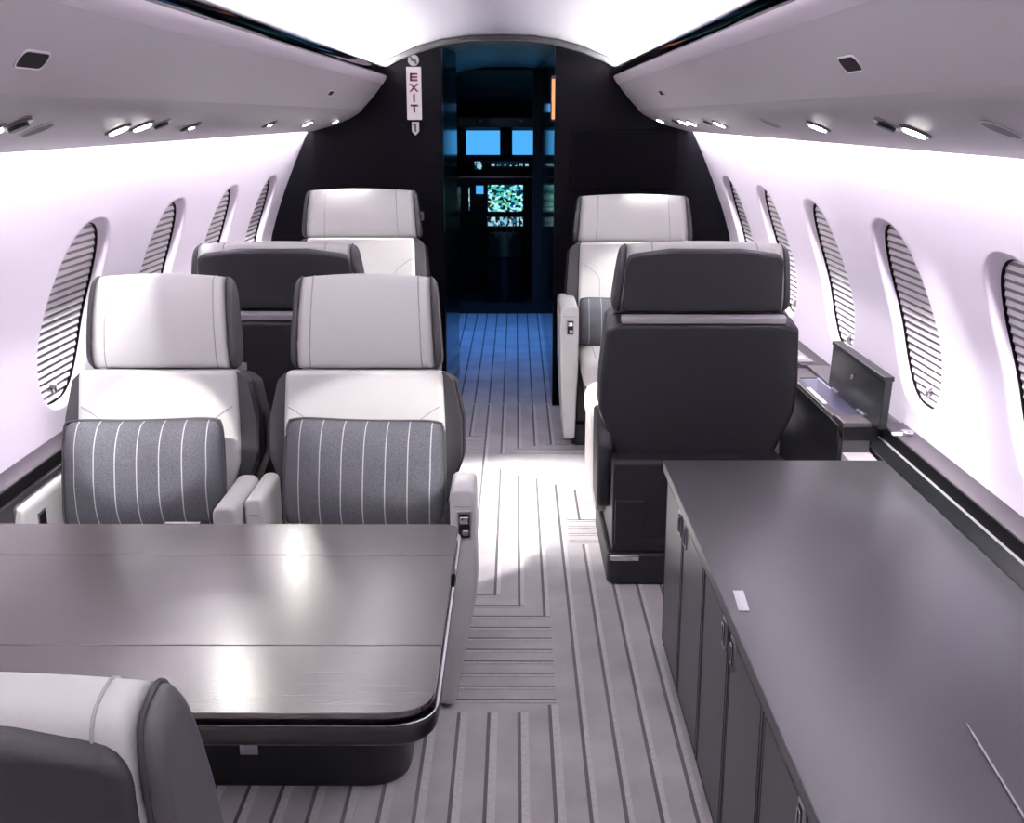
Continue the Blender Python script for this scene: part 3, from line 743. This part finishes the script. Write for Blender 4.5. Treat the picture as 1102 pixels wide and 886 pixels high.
# ------------------------------------------------------------------ credenza
wt = thing('credenza_worktop', 'long dark satin worktop on the low cabinets along the right wall', 'worktop', (.47, 1.02, .522))
obj('slab', pr(rnd([(0, 0), (.592, 0), (.592, 1.835), (0, 1.835)], [.004, 0, 0, .008]), 'z', 0, .020), M['counter'], wt, bevel=.003, seg=2)
obj('edge_band', bx(.001, .012, .002, 1.83, -.008, .003), M['cab'], wt, smooth=False)
units = [(2.22, 2.835, 'farthest low dark cabinet of the credenza, beside the charcoal seat'), (1.635, 2.22, 'middle low dark cabinet of the credenza, below the white tag'), (1.03, 1.635, 'nearest low dark cabinet of the credenza, cut off by the bottom of the photo')]
for ya, yb, lab in units:
    cu = thing('cabinet', lab, 'cabinet', (.48, ya, 0), 0, 'low cabinets under the credenza worktop')
    obj('body', bx(.016, .555, .001, yb-ya-.001, 0, .519), M['cab'], cu, smooth=False)
    h = (yb-ya)/2
    for k in (0, 1):
        d = obj('door', bx(0, .017, k*h+.004, (k+1)*h-.004, .028, .505), M['cab'], cu, bevel=.003, seg=2)
        fr_ = bmesh.new(); tube(fr_, [(-.0003, y, z) for y, z in rrect(k*h+.016, (k+1)*h-.016, .040, .493, .004)], .0009, 6, True); obj('door_bead', fr_, M['shell'], d)
        yc = h-.042 if k == 0 else h+.042
        hp = obj('handle', pr(rrect(yc-.016, yc+.016, .438, .500, .003), 'x', -.004, .004), M['steel'], d, bevel=.0015)
        obj('handle_recess', pr(rrect(yc-.011, yc+.011, .445, .494, .003), 'x', -.0048, .003), M['black'], hp)
        obj('handle_ring', tb([(-.006, y, z) for y, z in rrect(yc-.008, yc+.008, .449, .488, .003)], .0016, 6, True), M['chrome'], hp)
    obj('plinth', bx(.02, .5, .002, yb-ya-.002, 0, .028), M['black'], cu, smooth=False)
tg = thing('label_tag', 'small white tag lying on the front edge of the credenza worktop', 'tag', (.503, 1.955, .5425), math.radians(-4))
obj('card', bx(-.010, .010, -.045, .045, 0, .0012), M['white'], tg, smooth=False)
obj('card_fold', bx(-.004, .004, -.030, .030, .0012, .0024), M['white'], tg, smooth=False)
streak = thing('reflection_streak', 'thin pale strip standing in for a reflected streak on the near part of the dark worktop', 'streak', (.748, 1.385, .5425), math.radians(-4))  # thin strip added to stand for a reflected streak on the worktop
obj('streak', tb([(0, -.12, .002), (0, .10, .002)], .0018, 6), M['bin'], streak)
obj('tip', tb([(0, .10, .002), (0, .125, .002)], .0012, 6), M['chrome'], streak)

# ------------------------------------------------------------------ stowage console by the right wall
sc = thing('stowage_console', 'dark armrest console with an open bin and raised lid under the right windows', 'console', (0, 2.985, 0))
bm = bmesh.new()
box(bm, .985, 1.145, 0, .085, .575, .61)      # near end of the rim
box(bm, .975, 1.000, .085, .745, .575, .61)   # aisle side rim
box(bm, 1.072, 1.145, .085, .745, .585, .61)  # wall side rim
box(bm, 1.000, 1.072, .60, .745, .585, .60)
obj('rim', bm, M['ledge'], sc, bevel=.003, seg=2, smooth=False)
bm = bmesh.new(); box(bm, .970, .976, .005, .74, .553, .600); box(bm, .983, 1.086, -.005, .001, .560, .598)
obj('rim_band', bm, M['black'], sc, smooth=False)
bm = bmesh.new()
box(bm, 1.000, 1.005, .085, .60, .42, .600); box(bm, 1.068, 1.073, .085, .60, .42, .600); box(bm, 1.0, 1.073, .085, .091, .42, .595); box(bm, 1.0, 1.073, .594, .60, .42, .595); box(bm, 1.0, 1.073, .085, .60, .41, .42)
obj('liner', bm, M['linen'], sc, smooth=False)
obj('side_panel', pr([(0, .06), (.74, .06), (.74, .56), (0, .56)], 'x', .975, .990), M['shell'], sc, smooth=False)
obj('end_panel', bx(.985, 1.06, -.004, .012, .06, .560), M['mid'], sc, smooth=False)
obj('end_shelf', bx(.985, 1.062, -.085, -.004, .50, .525), M['bin'], sc, smooth=False)
lid = obj('lid', pr(rnd([(1.058, .61), (1.080, .61), (1.086, .745), (1.064, .749)], .004), 'y', -.075, .43), M['lidm'], sc, bevel=.003, seg=2)
obj('lid_edge', bx(1.060, 1.090, -.075, .43, .744, .757), M['shell'], lid, bevel=.003)
obj('lid_button', pr([(.2+.007*math.cos(a*PI/8), .695+.007*math.sin(a*PI/8)) for a in range(16)], 'x', 1.057, 1.064), M['chrome'], lid, angle=60)
obj('hinge', bx(1.052, 1.062, .06, .12, .608, .620), M['steel'], lid, bevel=.002)
obj('hinge', bx(1.052, 1.062, .32, .38, .608, .620), M['steel'], lid, bevel=.002)
cl = thing('belt_clip', 'white plastic strip on the aisle edge of the open bin', 'clip', (.987, 3.28, .610))
obj('strip', bx(-.007, .007, -.09, .10, 0, .006), M['white'], cl, bevel=.002); obj('stud', bx(-.004, .004, -.10, -.09, 0, .004), M['steel'], cl)
kn = thing('latch_knob', 'small chrome latch on the ledge between the lid and the credenza', 'latch', (1.118, 2.86, .610))
bm = bmesh.new(); disc(bm, .017, 0, .012, 20); obj('dial', bm, M['chrome'], kn, bevel=.003, angle=60)
obj('tab', bx(-.040, -.014, -.008, .008, 0, .007), M['white'], kn, bevel=.002)
mg = thing('folder', 'grey booklet with white print on the ledge behind the open bin', 'booklet', (1.040, 3.90, .610), math.radians(2))
obj('cover', bx(-.055, .055, -.15, .15, 0, .008), M['paper'], mg, bevel=.001)
obj('border', bx(-.053, .053, .02, .030, .0078, .0086), M['white'], mg, smooth=False)
bm = bmesh.new()
for j, (xa, xb, ya, yb) in enumerate(((-.045, -.032, -.11, -.04), (-.024, -.006, -.09, -.03), (-.002, .010, -.12, -.05), (.018, .040, -.10, -.06), (-.03, .0, -.065, -.05))): box(bm, xa, xb, ya, yb, .0078, .0086)
obj('print', bm, M['white'], mg, smooth=False)

# ------------------------------------------------------------------ lights
def area(name, loc, d, sx, sy, power, col=(1, 1, 1), spread=PI):
    l = bpy.data.lights.new(name, 'AREA'); l.shape = 'RECTANGLE'; l.size = sx; l.size_y = sy; l.energy = power; l.color = col; l.spread = spread
    o = bpy.data.objects.new(name, l); C.objects.link(o)
    n = -Vector(d).normalized(); y = Vector((0, 1, 0)) if abs(n.y) < .9 else Vector((0, 0, 1))
    x = y.cross(n).normalized(); y = n.cross(x)
    m = Matrix((x, y, n)).transposed().to_4x4(); m.translation = Vector(loc); o.matrix_world = m
    return o
LEN = YB-.06+.9; MY = (YB-.06-.9)/2
LIL = (.995, .975, 1.0); COV = (.985, 1.0, .985)
for s, w in ((-1, 'left'), (1, 'right')):
    area('ceiling_cove_light_'+w, (s*.578, MY, 1.640), (-s*.80, 0, .60), .02, LEN, 150, COV)
    area('wall_wash_light_'+w, (s*.902, MY, 1.392), (s*.25, 0, -1), .014, LEN, 104, LIL)
for p, aim, pw, cone in SPOTS:
    l = bpy.data.lights.new('reading_spot', 'SPOT'); l.energy = pw; l.spot_size = math.radians(cone); l.spot_blend = .3 if cone < 30 else .75; l.shadow_soft_size = .035 if pw > 90 and cone > 30 else .015; l.color = (1, .97, .93)
    o = bpy.data.objects.new('reading_spot', l); C.objects.link(o)
    o.location = p; o.rotation_euler = (Vector(aim)-p).to_track_quat('-Z', 'Y').to_euler()
# galley blue light
area('galley_blue_light', (-.05, 7.3, 1.74), (0, 0, -1), .3, .8, 10, (.08, .32, 1.0), math.radians(110))
area('cockpit_blue_light', (0, 9.3, 1.50), (0, -.2, -1), .4, .3, .6, (.15, .45, 1.0))
area('galley_spill_light', (0, 6.0, 1.765), (0, 0, -1), .3, .3, 1.6, (.4, .55, 1.0))  # added lamp without a fixture, stands for cabin light spilling into the corridor

W = bpy.data.worlds.new('World'); S.world = W; W.use_nodes = True
W.node_tree.nodes['Background'].inputs[0].default_value = (.5, .5, .55, 1); W.node_tree.nodes['Background'].inputs[1].default_value = .02

# ------------------------------------------------------------------ camera
F = 1200.0; p = math.atan((443-126)/F); yaw = math.atan((555-551)/F)
cd = bpy.data.cameras.new('Camera'); cam = bpy.data.objects.new('Camera', cd); C.objects.link(cam)
cd.sensor_fit = 'HORIZONTAL'; cd.sensor_width = 36; cd.lens = F/1102*36; cd.clip_start = .02; cd.clip_end = 60
cam.location = (.075, 0, 1.43); cam.rotation_euler = (PI/2-p, 0, yaw)
S.camera = cam
vs = S.view_settings; vs.view_transform = 'Standard'; vs.look = 'None'; vs.gamma = 1; vs.use_curve_mapping = False; vs.exposure = 0.0
